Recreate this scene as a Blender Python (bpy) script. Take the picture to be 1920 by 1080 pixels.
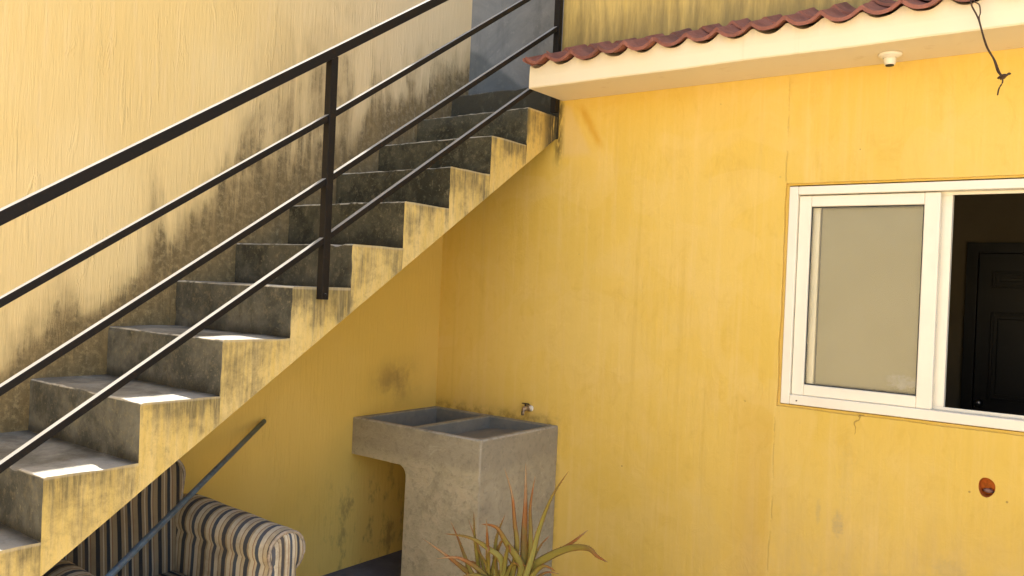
import bpy, bmesh, math, random
from mathutils import Vector, Matrix, noise as mnoise
random.seed(11)
sc = bpy.context.scene
C = sc.collection
for o in list(bpy.data.objects):
    bpy.data.objects.remove(o, do_unlink=True)

# ------------------------------------------------------------------ camera
cam_d = bpy.data.cameras.new('camera')
cam = bpy.data.objects.new('camera', cam_d); C.objects.link(cam)
rt = Vector((0.8012313619, 0.5967845488, 0.0433186680))
up = Vector((-0.0365618170, -0.0234311185, 0.9990566632))
fw = Vector((-0.5972365848, 0.8020593401, -0.0030457805))
M = Matrix((( rt.x, up.x, -fw.x, 3.5210), (rt.y, up.y, -fw.y, -3.9722), (rt.z, up.z, -fw.z, 1.6434), (0, 0, 0, 1)))
cam.matrix_world = M
cam_d.sensor_width = 36.0
cam_d.lens = 36.0*1565.72/1920.0
cam_d.clip_start = 0.05
cam_d.clip_end = 500
sc.camera = cam

# ------------------------------------------------------------------ light
SUN = Vector((-0.22, 0.587, 1.0)).normalized()          # direction towards the sun
elev = math.asin(SUN.z)
az = math.atan2(SUN.x, SUN.y)                             # clockwise from +Y
world = bpy.data.worlds.new('World'); sc.world = world
world.use_nodes = True
wn = world.node_tree; wn.nodes.clear()
wo = wn.nodes.new('ShaderNodeOutputWorld'); wb = wn.nodes.new('ShaderNodeBackground')
sky = wn.nodes.new('ShaderNodeTexSky'); sky.sky_type = 'NISHITA'; sky.sun_disc = False
sky.sun_elevation = elev; sky.sun_rotation = az
sky.air_density = 1.0; sky.dust_density = 2.5; sky.ozone_density = 1.0
wb.inputs['Strength'].default_value = 0.15
wn.links.new(sky.outputs[0], wb.inputs['Color']); wn.links.new(wb.outputs[0], wo.inputs['Surface'])
sl = bpy.data.lights.new('sun', 'SUN'); sl.energy = 5.0; sl.angle = math.radians(0.5); sl.color = (1.0, 0.96, 0.885)
so = bpy.data.objects.new('sun', sl); C.objects.link(so)
so.rotation_euler = (-SUN).to_track_quat('-Z', 'Y').to_euler(); so.location = (0, 0, 12)
sc.view_settings.view_transform = 'Standard'
sc.view_settings.look = 'None'
sc.view_settings.exposure = 1.74
sc.view_settings.gamma = 1.0

# ------------------------------------------------------------------ measurements (metres)
W, T, RZ = 0.8263, 0.3083, 0.20435     # stair width, tread, riser
Y1, Z1 = -2.7446, 0.9859               # nosing of the lowest step in view
SL = RZ/T
ZS = 2.4916                            # soffit height where the flight meets the house
def soff(y): return ZS + y*SL
EZ, EO, EX = 2.7075, 0.3338, 0.868     # eave underside, overhang, left end

# ------------------------------------------------------------------ object helpers
def link(o, parent=None):
    C.objects.link(o)
    if parent: o.parent = parent
    return o
def tag(o, label=None, cat=None, group=None, kind=None):
    if label: o['label'] = label
    if cat: o['category'] = cat
    if group: o['group'] = group
    if kind: o['kind'] = kind
    return o
def thing(name, label, cat, loc=(0, 0, 0), rotz=0, group=None):
    o = bpy.data.objects.new(name, None); o.empty_display_size = 0.1
    o.location = loc; o.rotation_euler = (0, 0, rotz); C.objects.link(o)
    return tag(o, label, cat, group)
def obj(name, bm, mat, parent=None, loc=None, smooth=False, bevel=0, seg=2, autosmooth=None):
    me = bpy.data.meshes.new(name); bmesh.ops.recalc_face_normals(bm, faces=bm.faces[:]); bm.to_mesh(me); bm.free()
    o = bpy.data.objects.new(name, me); link(o, parent)
    if loc: o.location = loc
    for m in (mat if isinstance(mat, (list, tuple)) else [mat]): me.materials.append(m)
    if smooth:
        for p in me.polygons: p.use_smooth = True
    if bevel:
        b = o.modifiers.new('bevel', 'BEVEL'); b.width = bevel; b.segments = seg; b.limit_method = 'ANGLE'; b.angle_limit = math.radians(40)
    return o
def box(bm, x0, x1, y0, y1, z0, z1, mi=0):
    v = [bm.verts.new(p) for p in ((x0,y0,z0),(x1,y0,z0),(x1,y1,z0),(x0,y1,z0),(x0,y0,z1),(x1,y0,z1),(x1,y1,z1),(x0,y1,z1))]
    for f in ((0,3,2,1),(4,5,6,7),(0,1,5,4),(1,2,6,5),(2,3,7,6),(3,0,4,7)):
        fc = bm.faces.new([v[i] for i in f]); fc.material_index = mi
    return v
def nb(): return bmesh.new()
def prism(bm, prof, axis, a, b):
    """extrude a closed 2D outline along an axis"""
    def P(u, v, w):
        return {'x': (w, u, v), 'y': (u, w, v), 'z': (u, v, w)}[axis]
    A = [bm.verts.new(P(u, v, a)) for u, v in prof]; B = [bm.verts.new(P(u, v, b)) for u, v in prof]
    n = len(prof)
    bm.faces.new(A); bm.faces.new(B[::-1])
    for i in range(n): bm.faces.new((A[i], A[(i+1) % n], B[(i+1) % n], B[i]))
def tube(bm, pts, rad, n=10, cap=True):
    """round tube through points; rad is a number or a list"""
    pts = [Vector(p) for p in pts]; rings = []
    for i, p in enumerate(pts):
        t = (pts[min(i+1, len(pts)-1)] - pts[max(i-1, 0)]).normalized()
        a = Vector((0, 0, 1)) if abs(t.z) < 0.9 else Vector((1, 0, 0))
        s = t.cross(a).normalized(); u = s.cross(t)
        r = rad[i] if isinstance(rad, (list, tuple)) else rad
        rings.append([bm.verts.new(p + s*math.cos(k*2*math.pi/n)*r + u*math.sin(k*2*math.pi/n)*r) for k in range(n)])
    for a, b in zip(rings, rings[1:]):
        for k in range(n): bm.faces.new((a[k], a[(k+1) % n], b[(k+1) % n], b[k]))
    if cap: bm.faces.new(rings[0][::-1]); bm.faces.new(rings[-1])
def sqtube(bm, pts, wx, wz):
    """rectangular bar in a plane X = const, mitred at each point"""
    rings = []; pts = [Vector(p) for p in pts]
    for i, p in enumerate(pts):
        t = (pts[min(i+1, len(pts)-1)] - pts[max(i-1, 0)]).normalized()
        u = Vector((0, -t.z, t.y))
        rings.append([bm.verts.new(p + Vector((sx*wx/2, 0, 0)) + u*(sz*wz/2)) for sx, sz in ((-1,-1),(1,-1),(1,1),(-1,1))])
    for a, b in zip(rings, rings[1:]):
        for k in range(4): bm.faces.new((a[k], a[(k+1) % 4], b[(k+1) % 4], b[k]))
    bm.faces.new(rings[0][::-1]); bm.faces.new(rings[-1])
def lathe(bm, prof, n=24, c=(0,0,0), axis='z'):
    c = Vector(c); rings = []
    for r, h in prof:
        ring = []
        for k in range(n):
            a = k*2*math.pi/n
            p = Vector((r*math.cos(a), r*math.sin(a), h))
            if axis == 'y': p = Vector((p.x, p.z, p.y))
            if axis == 'x': p = Vector((p.z, p.x, p.y))
            ring.append(bm.verts.new(c + p))
        rings.append(ring)
    for a, b in zip(rings, rings[1:]):
        for k in range(n): bm.faces.new((a[k], a[(k+1) % n], b[(k+1) % n], b[k]))
    bm.faces.new(rings[0][::-1]); bm.faces.new(rings[-1])
def cut(o, cutters):
    """boolean difference, baked"""
    for c in cutters:
        m = o.modifiers.new('cut', 'BOOLEAN'); m.operation = 'DIFFERENCE'; m.object = c; m.solver = 'EXACT'
    bpy.context.view_layer.update()
    dg = bpy.context.evaluated_depsgraph_get()
    me = bpy.data.meshes.new_from_object(o.evaluated_get(dg)); me.name = o.name
    o.modifiers.clear(); o.data = me
    for c in cutters: bpy.data.objects.remove(c, do_unlink=True)
def rough(o, amp, freq=6.0, thr=0.0):
    """slight hand-made unevenness on an existing mesh"""
    for v in o.data.vertices:
        n = mnoise.noise_vector(v.co*freq); v.co += Vector(n)*amp

# ------------------------------------------------------------------ node helpers
class G:
    def __init__(s, name, rough=0.85, spec=0.3):
        s.m = bpy.data.materials.new(name); s.m.use_nodes = True; s.t = s.m.node_tree
        s.b = s.t.nodes['Principled BSDF']; s.b.inputs['Roughness'].default_value = rough
        s.b.inputs['Specular IOR Level'].default_value = spec
        s.geo = s.t.nodes.new('ShaderNodeNewGeometry'); s.tc = s.t.nodes.new('ShaderNodeTexCoord')
        s.pos = s.geo.outputs['Position']; s.obj = s.tc.outputs['Object']
    def set(s, sock, v):
        if isinstance(v, bpy.types.NodeSocket): s.t.links.new(v, sock)
        elif v is not None:
            if isinstance(v, (tuple, list)) and len(v) == 3 and sock.type == 'RGBA': v = (*v, 1)
            sock.default_value = v
    def math(s, op, a, b=None, c=None, clamp=False):
        n = s.t.nodes.new('ShaderNodeMath'); n.operation = op; n.use_clamp = clamp
        s.set(n.inputs[0], a)
        if b is not None: s.set(n.inputs[1], b)
        if c is not None: s.set(n.inputs[2], c)
        return n.outputs[0]
    def add(s, a, b): return s.math('ADD', a, b)
    def sub(s, a, b): return s.math('SUBTRACT', a, b)
    def mul(s, a, b): return s.math('MULTIPLY', a, b)
    def sstep(s, v, lo, hi):
        n = s.t.nodes.new('ShaderNodeMapRange'); n.interpolation_type = 'SMOOTHSTEP'
        s.set(n.inputs[0], v); n.inputs[1].default_value = lo; n.inputs[2].default_value = hi
        if hi < lo:
            n.inputs[1].default_value = hi; n.inputs[2].default_value = lo; n.inputs[3].default_value = 1; n.inputs[4].default_value = 0
        return n.outputs[0]
    def xyz(s, v):
        n = s.t.nodes.new('ShaderNodeSeparateXYZ'); s.set(n.inputs[0], v); return n.outputs
    def scale(s, v, sc3, off=(0,0,0)):
        n = s.t.nodes.new('ShaderNodeMapping'); s.set(n.inputs[0], v); n.inputs['Scale'].default_value = sc3; n.inputs['Location'].default_value = off
        return n.outputs[0]
    def noise(s, v, sc=1.0, det=4, ro=0.55, dist=0.0, sc3=None, off=(0,0,0)):
        if sc3 or off != (0,0,0): v = s.scale(v, sc3 or (1,1,1), off)
        n = s.t.nodes.new('ShaderNodeTexNoise'); s.set(n.inputs['Vector'], v)
        n.inputs['Scale'].default_value = sc; n.inputs['Detail'].default_value = det; n.inputs['Roughness'].default_value = ro; n.inputs['Distortion'].default_value = dist
        return n.outputs[0]
    def vor(s, v, sc=1.0, feat='F1'):
        n = s.t.nodes.new('ShaderNodeTexVoronoi'); n.feature = feat; s.set(n.inputs['Vector'], v); n.inputs['Scale'].default_value = sc
        return n.outputs['Distance']
    def mix(s, f, a, b, mode='MIX'):
        n = s.t.nodes.new('ShaderNodeMix'); n.data_type = 'RGBA'; n.blend_type = mode
        s.set(n.inputs[0], f); s.set(n.inputs[6], a); s.set(n.inputs[7], b); return n.outputs[2]
    def ramp(s, f, stops, interp='LINEAR'):
        n = s.t.nodes.new('ShaderNodeValToRGB'); s.set(n.inputs[0], f); n.color_ramp.interpolation = interp
        e = n.color_ramp.elements
        while len(e) < len(stops): e.new(0.5)
        for k, (p, c) in zip(e, stops): k.position = p; k.color = (*c, 1)
        return n.outputs[0]
    def bump(s, h, strength=0.5, dist=0.01, prev=None):
        n = s.t.nodes.new('ShaderNodeBump'); n.inputs['Strength'].default_value = strength; n.inputs['Distance'].default_value = dist
        s.set(n.inputs['Height'], h)
        if prev is not None: s.set(n.inputs['Normal'], prev)
        s.set(s.b.inputs['Normal'], n.outputs[0]); return n.outputs[0]
    def color(s, c): s.set(s.b.inputs['Base Color'], c)
    def rough(s, r): s.set(s.b.inputs['Roughness'], r)

LEAVES = [
   [(1.533, -1.193, 0.561), (1.499, -1.167, 0.659), (1.459, -1.141, 0.768), (1.394, -1.115, 0.864)] ,
   [(1.562, -1.182, 0.484), (1.527, -1.135, 0.61), (1.493, -1.088, 0.741), (1.453, -1.041, 0.885)] ,
   [(1.593, -1.186, 0.502), (1.563, -1.141, 0.619), (1.525, -1.096, 0.723), (1.511, -1.05, 0.841)] ,
   [(1.629, -1.228, 0.544), (1.667, -1.232, 0.684), (1.723, -1.236, 0.824), (1.796, -1.239, 0.936)] ,
   [(1.567, -1.173, 0.483), (1.657, -1.158, 0.548), (1.755, -1.142, 0.623), (1.828, -1.126, 0.693)] ,
   [(1.586, -1.176, 0.488), (1.759, -1.207, 0.613), (1.888, -1.238, 0.66), (1.959, -1.269, 0.65), (2.021, -1.3, 0.651)] ,
   [(1.567, -1.202, 0.495), (1.507, -1.229, 0.592), (1.471, -1.256, 0.655), (1.413, -1.283, 0.662)] ,
   [(1.428, -1.197, 0.49), (1.423, -1.186, 0.589), (1.452, -1.174, 0.685)] ,
   [(1.488, -1.229, 0.512), (1.436, -1.259, 0.562), (1.36, -1.29, 0.597), (1.252, -1.32, 0.596)] ,
   [(1.319, -1.213, 0.419), (1.241, -1.169, 0.465), (1.16, -1.124, 0.519), (1.079, -1.08, 0.563)] ,
   [(1.348, -1.184, 0.394), (1.349, -1.22, 0.502), (1.361, -1.257, 0.6), (1.38, -1.293, 0.708)] ,
   [(1.334, -1.182, 0.385), (1.286, -1.221, 0.43), (1.219, -1.259, 0.481), (1.11, -1.298, 0.54)] ,
   [(1.417, -1.193, 0.408), (1.419, -1.253, 0.501), (1.417, -1.312, 0.574)] ,
   [(1.487, -1.23, 0.435), (1.449, -1.17, 0.454), (1.424, -1.111, 0.493)] ,
   [(1.463, -1.217, 0.426), (1.485, -1.263, 0.486), (1.511, -1.308, 0.548)] ,
   [(1.497, -1.171, 0.422), (1.451, -1.111, 0.46), (1.384, -1.052, 0.465)] ,
]
# ------------------------------------------------------------------ materials
def m_left_wall():
    g = G('stucco_cream', 0.8, 0.25); p = g.pos; x, y, z = g.xyz(p)
    # distance above the nosing line of the stair
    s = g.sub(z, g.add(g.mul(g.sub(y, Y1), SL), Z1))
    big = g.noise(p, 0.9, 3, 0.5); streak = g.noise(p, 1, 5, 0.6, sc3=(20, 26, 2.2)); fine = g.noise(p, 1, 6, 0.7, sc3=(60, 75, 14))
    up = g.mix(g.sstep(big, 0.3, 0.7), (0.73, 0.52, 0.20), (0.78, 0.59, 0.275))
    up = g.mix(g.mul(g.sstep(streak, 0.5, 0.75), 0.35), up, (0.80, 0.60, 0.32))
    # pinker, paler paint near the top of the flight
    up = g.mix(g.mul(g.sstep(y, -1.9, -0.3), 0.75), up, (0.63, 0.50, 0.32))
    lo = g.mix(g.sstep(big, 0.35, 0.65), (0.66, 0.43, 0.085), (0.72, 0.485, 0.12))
    col = g.mix(g.sstep(s, -0.32, -0.22), lo, up)  # cream above the stair: faded paint plus flare and skylight painted in
    # mould rising from the treads
    n1 = g.noise(p, 2.4, 8, 0.68, 0.4, sc3=(1, 1, 0.8)); n2 = g.noise(p, 1, 6, 0.7, sc3=(8, 24, 2.6)); n3 = g.noise(p, 34, 6, 0.75)
    wid = g.add(0.15, g.mul(g.mul(g.sstep(y, -2.8, -1.25), g.sstep(y, 0.15, -0.75)), 0.27))
    tong = g.noise(p, 1, 4, 0.6, 0.5, sc3=(1, 3.2, 0.9), off=(2, 6, 4)); wid = g.mul(wid, g.add(0.36, g.mul(g.sstep(tong, .33, .67), 0.82)))
    k = g.math('DIVIDE', s, wid)
    k = g.add(k, g.mul(g.sub(n1, 0.5), 2.4)); k = g.add(k, g.mul(g.sub(n2, 0.5), 2.4))
    mask = g.sstep(k, 1.40, 0.5); above = g.sstep(s, -0.30, -0.25)
    mask = g.mul(mask, above)
    speck = g.sstep(n3, 0.36, 0.58)
    mask = g.mul(mask, g.add(0.60, g.mul(speck, 0.40)))
    col = g.mix(g.mul(mask, 0.93), col, g.mix(g.sstep(n3, .4, .66), (0.016, 0.013, 0.007), (0.12, 0.088, 0.042)))
    halo = g.mul(g.mul(g.sstep(k, 2.4, 0.7), above), g.add(0.15, g.mul(g.sstep(n2, .35, .65), 0.6)))
    col = g.mix(halo, col, (0.25, 0.175, 0.075))
    # damp patches low down behind the sink
    d1 = g.mul(g.add(.25, g.sstep(g.noise(p, 4, 7, 0.65), 0.42, 0.62)), g.mul(g.sstep(g.math('ABSOLUTE', g.add(y, .36)), .28, 0.0), g.sstep(g.math('ABSOLUTE', g.sub(z, 1.04)), 0.20, 0.0)))
    d2 = g.mul(g.sstep(g.noise(p, 9, 7, 0.7, sc3=(1, 1, .5)), 0.5, 0.66), g.mul(g.sstep(z, 0.75, 0.3), g.sstep(y, -1.2, -0.6)))
    col = g.mix(g.mul(g.math('MAXIMUM', d1, d2), 0.55), col, (0.13, 0.09, 0.04))
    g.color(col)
    r1 = g.noise(p, 1, 4, 0.62, 0.9, sc3=(16, 21, 2.8)); r2 = g.noise(p, 1, 4, 0.6, 0.3, sc3=(46, 60, 5)); sel = g.sstep(g.noise(p, 1, 2, .5, sc3=(4, 5, 2.2), off=(3, 3, 3)), .42, .62)
    ridge = g.sstep(r1, .54, .64)
    h = g.add(g.mul(g.mul(ridge, sel), 0.6), g.add(g.mul(r2, 0.75), g.mul(fine, 0.22)))
    h = g.add(h, g.mul(g.mul(mask, n3), 0.9))
    n = g.bump(h, 0.42, 0.010)
    return g.m

def m_house_wall():
    g = G('stucco_yellow', 0.75, 0.25); p = g.pos; x, y, z = g.xyz(p)
    big = g.noise(p, 0.8, 3, 0.5, off=(3, 1, 7)); mid = g.noise(p, 3.2, 4, 0.6, 0.5); streak = g.noise(p, 1, 5, 0.6, sc3=(22, 22, 1.1))
    col = g.mix(g.sstep(big, 0.3, 0.7), (0.69, 0.455, 0.080), (0.73, 0.50, 0.115))
    col = g.mix(g.mul(g.sstep(mid, 0.45, 0.7), 0.35), col, (0.74, 0.52, 0.17))
    blo = g.noise(p, 7, 6, 0.7, 1.5, sc3=(1, 1, .55), off=(7, 3, 2)); col = g.mix(g.mul(g.sstep(blo, .50, .68), .30), col, (0.60, 0.375, 0.06))
    pat = g.noise(p, 1.9, 2, .4, .8, off=(8, 8, 8)); col = g.mix(g.mul(g.sstep(pat, .55, .575), .16), col, (0.78, 0.56, 0.20))
    col = g.mix(g.mul(g.sstep(streak, 0.45, 0.8), 0.4), col, (0.78, 0.55, 0.20))
    # chalky worn paint near the ground on the right
    wear = g.mul(g.sstep(z, 1.05, 0.25), g.sstep(x, 1.0, 2.6))
    col = g.mix(g.mul(wear, g.add(0.12, g.mul(g.sstep(g.noise(p, 1, 6, 0.65, sc3=(9, 9, 2.2)), 0.35, 0.7), 0.6))), col, (0.58, 0.40, 0.15))
    # plaster joint above and below the window corner
    wob = g.mul(g.sub(g.noise(p, 3, 3, 0.6), 0.5), 0.035)
    dx = g.math('ABSOLUTE', g.add(g.sub(x, 2.165), wob))
    outside = g.math('MAXIMUM', g.sstep(z, 2.18, 2.2), g.sstep(z, 1.13, 1.11))
    line = g.mul(g.mul(g.sstep(dx, 0.007, 0.001), outside), g.sstep(g.noise(p, 6, 4, 0.6), 0.42, 0.55))
    line = g.mul(line, g.sstep(z, 2.72, 2.66))
    col = g.mix(g.mul(line, 0.32), col, (0.36, 0.23, 0.06))
    # older coat left of the joint below the sill
    leftband = g.mul(g.mul(g.sstep(x, 2.165, 2.145), g.sstep(x, 1.85, 2.1)), g.sstep(z, 1.25, 1.0))
    col = g.mix(g.mul(leftband, 0.3), col, (0.58, 0.34, 0.06))
    # darker run mark below the eave
    rx = g.sub(x, g.add(1.0, g.mul(g.sub(2.66, z), 0.55)))
    run = g.mul(g.mul(g.sstep(g.math('ABSOLUTE', g.add(rx, g.mul(g.sub(mid, .5), .06))), 0.045, 0.0), g.sstep(z, 2.40, 2.48)), g.sstep(z, 2.70, 2.62))
    col = g.mix(g.mul(run, 0.75), col, (0.60, 0.32, 0.03))
    pale = g.mul(g.mul(g.sstep(x, 0.84, 0.9), g.sstep(g.add(rx, .05), 0.0, -0.05)), g.mul(g.sstep(z, 2.36, 2.42), g.sstep(z, 2.70, 2.66)))
    col = g.mix(g.mul(pale, 0.5), col, (0.66, 0.47, 0.20))
    # grimy corner where the flight meets the wall
    ddx = g.math('ABSOLUTE', g.sub(x, 0.85)); gr = g.mul(g.sstep(ddx, 0.05, 0.0), g.mul(g.sstep(z, 2.30, 2.45), g.sstep(z, 2.72, 2.68)))
    gr = g.mul(gr, g.sstep(g.noise(p, 1, 6, .7, sc3=(40, 40, 9)), 0.35, 0.55))
    col = g.mix(g.mul(gr, 0.8), col, (0.06, 0.045, 0.02))
    # grey smears and chips
    for (cx, cz, rx_, rz_, st) in ((2.475, 0.62, 0.026, 0.060, 0.38), (2.385, 0.66, 0.012, 0.06, 0.25), (2.50, 0.86, 0.03, 0.16, 0.10), (3.02, 0.47, 0.03, 0.03, 0.35), (2.93, 0.52, 0.07, 0.05, 0.2)):
        d = g.math('ADD', g.math('POWER', g.mul(g.sub(x, cx), 1/rx_), 2.0), g.math('POWER', g.mul(g.sub(z, cz), 1/rz_), 2.0))
        f = g.mul(g.sstep(g.add(d, g.mul(g.sub(g.noise(p, 45, 5, .8), .5), 5.0)), 1.6, -0.4), st)
        col = g.mix(f, col, (0.30, 0.25, 0.17))
    for (cx, cz, r_) in ((2.998, 0.862, 0.006), (3.135, 0.845, 0.006), (2.50, 2.33, .004), (1.35, 0.70, .006)):
        d = g.add(g.math('POWER', g.sub(x, cx), 2.0), g.math('POWER', g.sub(z, cz), 2.0))
        col = g.mix(g.mul(g.sstep(d, (r_*1.0)**2, (r_*.4)**2), .6), col, (0.20, 0.11, 0.04))
    # hairline crack below the sill
    cxk = g.add(2.54, g.mul(g.sub(g.noise(p, 14, 2, .5), .5), 0.12))
    ck = g.mul(g.mul(g.sstep(g.math('ABSOLUTE', g.sub(x, cxk)), 0.004, 0.001), g.sstep(z, 1.03, 1.05)), g.sstep(z, 1.135, 1.12))
    col = g.mix(g.mul(ck, .7), col, (0.28, 0.16, 0.04))
    # weather stains on the wall above the tiles
    st = g.mul(g.sstep(z, 2.75, 2.8), g.sstep(g.add(z, g.mul(g.noise(p, 1, 6, .7, sc3=(14, 14, 1.6)), 1.4)), 4.15, 3.55))
    col = g.mix(g.mul(g.sstep(z, 2.8, 2.82), .55), col, (0.56, 0.40, 0.15))
    col = g.mix(g.mul(st, 0.75), col, (0.15, 0.115, 0.05))
    sp = g.noise(p, 26, 3, .6, off=(4, 4, 9)); spm = g.noise(p, 1.7, 3, .6, off=(6, 1, 3))
    col = g.mix(g.mul(g.mul(g.sstep(sp, .70, .76), g.sstep(spm, .45, .6)), .65), col, (0.30, 0.20, 0.07))
    drip = g.noise(p, 1, 3, .5, sc3=(11, 11, .35), off=(2, 2, 2)); col = g.mix(g.mul(g.sstep(drip, .60, .72), .22), col, (0.52, 0.32, 0.05))
    # grime line at the ground and above the sink
    sinkg = g.mul(g.mul(g.sstep(z, 0.94, 0.865), g.sstep(x, 0.97, 0.90)), g.add(0.1, g.mul(g.sstep(g.noise(p, 12, 6, .7), .4, .65), .6)))
    col = g.mix(sinkg, col, (0.22, 0.13, 0.03))
    g.color(col)
    r1 = g.noise(p, 1, 3, 0.5, 0.4, sc3=(34, 34, 3.0)); r2 = g.noise(p, 1, 4, 0.6, 0.6, sc3=(90, 90, 10)); r3 = g.noise(p, 5, 3, 0.5)
    r4 = g.noise(p, 13, 4, .6, 1.0, sc3=(1, 1, .6)); h = g.add(g.add(g.mul(r1, 0.5), g.mul(r2, 0.26)), g.add(g.mul(r3, 0.7), g.mul(r4, .55))); h = g.sub(h, g.mul(line, 0.4))
    g.bump(h, 0.42, 0.010)
    return g.m

def m_step():
    """cement steps; the outer side face is painted yellow and streaked with dirt. Object origin = middle of the nosing"""
    g = G('weathered_step', 0.85, 0.25); p = g.pos; x, y, z = g.xyz(p); ox, oy, oz = g.xyz(g.obj)
    oi = g.t.nodes.new('ShaderNodeObjectInfo').outputs['Random']
    n1 = g.noise(p, 5, 8, 0.7, 0.3); n2 = g.noise(p, 26, 7, 0.75); n3 = g.noise(p, 1, 6, 0.7, sc3=(5, 5, 2.5), off=(2, 4, 1))
    up = g.sstep(z, 1.2, 2.0)
    cem = g.mix(g.sstep(n1, 0.36, 0.62), (0.026, 0.024, 0.013), (0.070, 0.062, 0.036))
    low = g.mix(g.sstep(n1, 0.34, 0.66), (0.045, 0.045, 0.038), (0.14, 0.132, 0.105))
    cem = g.mix(up, low, cem)
    cem = g.mix(g.mul(g.sstep(z, 2.5, 2.75), .6), cem, (0.11, 0.115, 0.10))
    cem = g.mix(g.mul(g.sstep(n2, 0.50, 0.70), 0.5), cem, (0.20, 0.165, 0.095))
    cem = g.mix(g.mul(g.sstep(n3, 0.52, 0.68), 0.55), cem, (0.026, 0.023, 0.013)); n4 = g.noise(p, 60, 5, .8); cem = g.mix(g.mul(g.sstep(n4, .56, .70), .5), cem, (0.27, 0.235, 0.15))
    # treads: greyer, worn; outer strip painted brighter for the sun patches
    nx, ny, nz = g.xyz(g.geo.outputs['True Normal'])
    tread = g.sstep(nz, 0.6, 0.9)
    tc = g.mix(g.sstep(n1, 0.35, 0.65), (0.13, 0.115, 0.085), (0.27, 0.245, 0.19)); tc = g.mix(g.mul(g.sstep(x, .6, .68), .5), tc, (0.42, 0.40, 0.35))
    tc = g.mix(g.mul(g.sstep(n3, 0.5, 0.7), .6), tc, (0.07, 0.06, 0.04))
    cem = g.mix(tread, cem, tc)
    # pale arris along the nosing: wear plus caught light painted in
    e1 = g.mul(g.sstep(oz, -0.0075, -0.003), g.sstep(oy, 0.012, 0.006))
    e1 = g.mul(e1, g.sstep(g.noise(p, 1, 4, .6, sc3=(16, 16, 16)), 0.36, 0.52))
    cem = g.mix(g.mul(e1, 0.75), cem, (0.52, 0.47, 0.37))
    # painted side
    side = g.sstep(nx, 0.5, 0.8)
    pn = g.noise(p, 1, 6, 0.65, sc3=(12, 26, 1.4)); pn2 = g.noise(p, 1, 5, 0.7, sc3=(12, 90, 6)); blot = g.noise(p, 2.3, 4, 0.6, off=(0, 9, 3))
    paint = g.mix(g.sstep(pn, 0.35, 0.65), (0.63, 0.455, 0.14), (0.70, 0.53, 0.22))
    paint = g.mix(g.mul(g.sstep(z, 1.9, 2.5), .7), paint, (0.68, 0.45, 0.10))
    sub_ = g.sub(0.0, oz)                                   # depth below this step's tread
    b2 = g.noise(p, 5.5, 5, 0.65, .4, off=(3, 2, 6)); k = g.add(g.mul(sub_, 3.4), g.mul(g.sub(0.58, pn), 2.3)); k = g.add(k, g.mul(g.sub(0.5, blot), 3.4)); k = g.add(k, g.mul(g.sub(.5, b2), 1.6)); k = g.add(k, g.mul(g.sub(.5, n2), .9))
    dirt = g.sstep(k, 0.9, -0.15)
    dirt = g.mul(dirt, g.add(0.62, g.mul(g.sstep(pn2, 0.35, 0.6), 0.38))); dirt = g.math('MAXIMUM', dirt, g.mul(g.sstep(g.noise(p, 3.1, 7, .72, .4), .47, .70), .35))
    paint = g.mix(g.mul(dirt, 0.85), paint, (0.085, 0.072, 0.038))
    gr_ = g.noise(p, 1, 5, .7, sc3=(60, 110, 22)); paint = g.mix(g.mul(g.sstep(gr_, .5, .68), .3), paint, (0.30, 0.22, 0.09)); paint = g.mix(g.mul(g.sstep(n2, 0.5, 0.7), 0.26), paint, (0.24, 0.18, 0.075))
    paint = g.mix(g.mul(g.sstep(sub_, 0.012, 0.004), 0.5), paint, (0.50, 0.42, 0.28))
    col = g.mix(side, cem, paint)
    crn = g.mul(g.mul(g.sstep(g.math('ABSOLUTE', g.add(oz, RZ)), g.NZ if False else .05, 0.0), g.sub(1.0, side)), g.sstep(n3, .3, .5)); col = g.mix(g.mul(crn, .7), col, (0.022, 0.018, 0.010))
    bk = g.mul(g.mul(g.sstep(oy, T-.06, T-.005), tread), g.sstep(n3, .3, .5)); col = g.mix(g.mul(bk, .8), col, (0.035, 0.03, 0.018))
    # damp black end against the house wall
    de = g.mul(g.sstep(y, -0.17, -0.05), g.sstep(g.noise(p, 1, 6, .7, sc3=(10, 60, 5)), 0.3, 0.5))
    col = g.mix(g.mul(de, 0.9), col, (0.045, 0.042, 0.03))
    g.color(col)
    b1 = g.noise(p, 14, 6, 0.65); b2 = g.noise(p, 70, 4, 0.7)
    h = g.add(g.mul(b1, 0.9), g.mul(b2, 0.35)); h = g.add(h, g.mul(g.mul(side, pn2), 0.35))
    g.bump(h, 0.5, 0.012)
    g.rough(g.mix(tread, (0.85,)*3, (0.7,)*3))
    return g.m

def m_cement(name, a, b, stain=(0.08, 0.075, 0.06), warm=None, scale=3.0, st=0.4, bumpS=0.35):
    g = G(name, 0.8, 0.3); p = g.pos
    n1 = g.noise(p, scale, 7, 0.62, 0.6); n2 = g.noise(p, scale*9, 6, 0.7); n3 = g.noise(p, 1, 6, 0.7, sc3=(scale*2.2, scale*2.2, scale*.6), off=(5, 2, 8))
    col = g.mix(g.sstep(n1, 0.3, 0.7), a, b)
    col = g.mix(g.mul(g.sstep(n3, 0.5, 0.72), st), col, stain)
    if warm: col = g.mix(g.mul(g.sstep(g.noise(p, scale*1.6, 6, .7, 1.2, off=(9, 9, 1)), 0.45, 0.65), 0.6), col, warm)
    col = g.mix(g.mul(g.sstep(n2, 0.5, 0.75), 0.3), col, tuple(min(1, c*1.5) for c in b))
    g.color(col)
    g.bump(g.add(n2, g.mul(n1, 1.2)), bumpS, 0.006)
    return g.m

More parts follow.
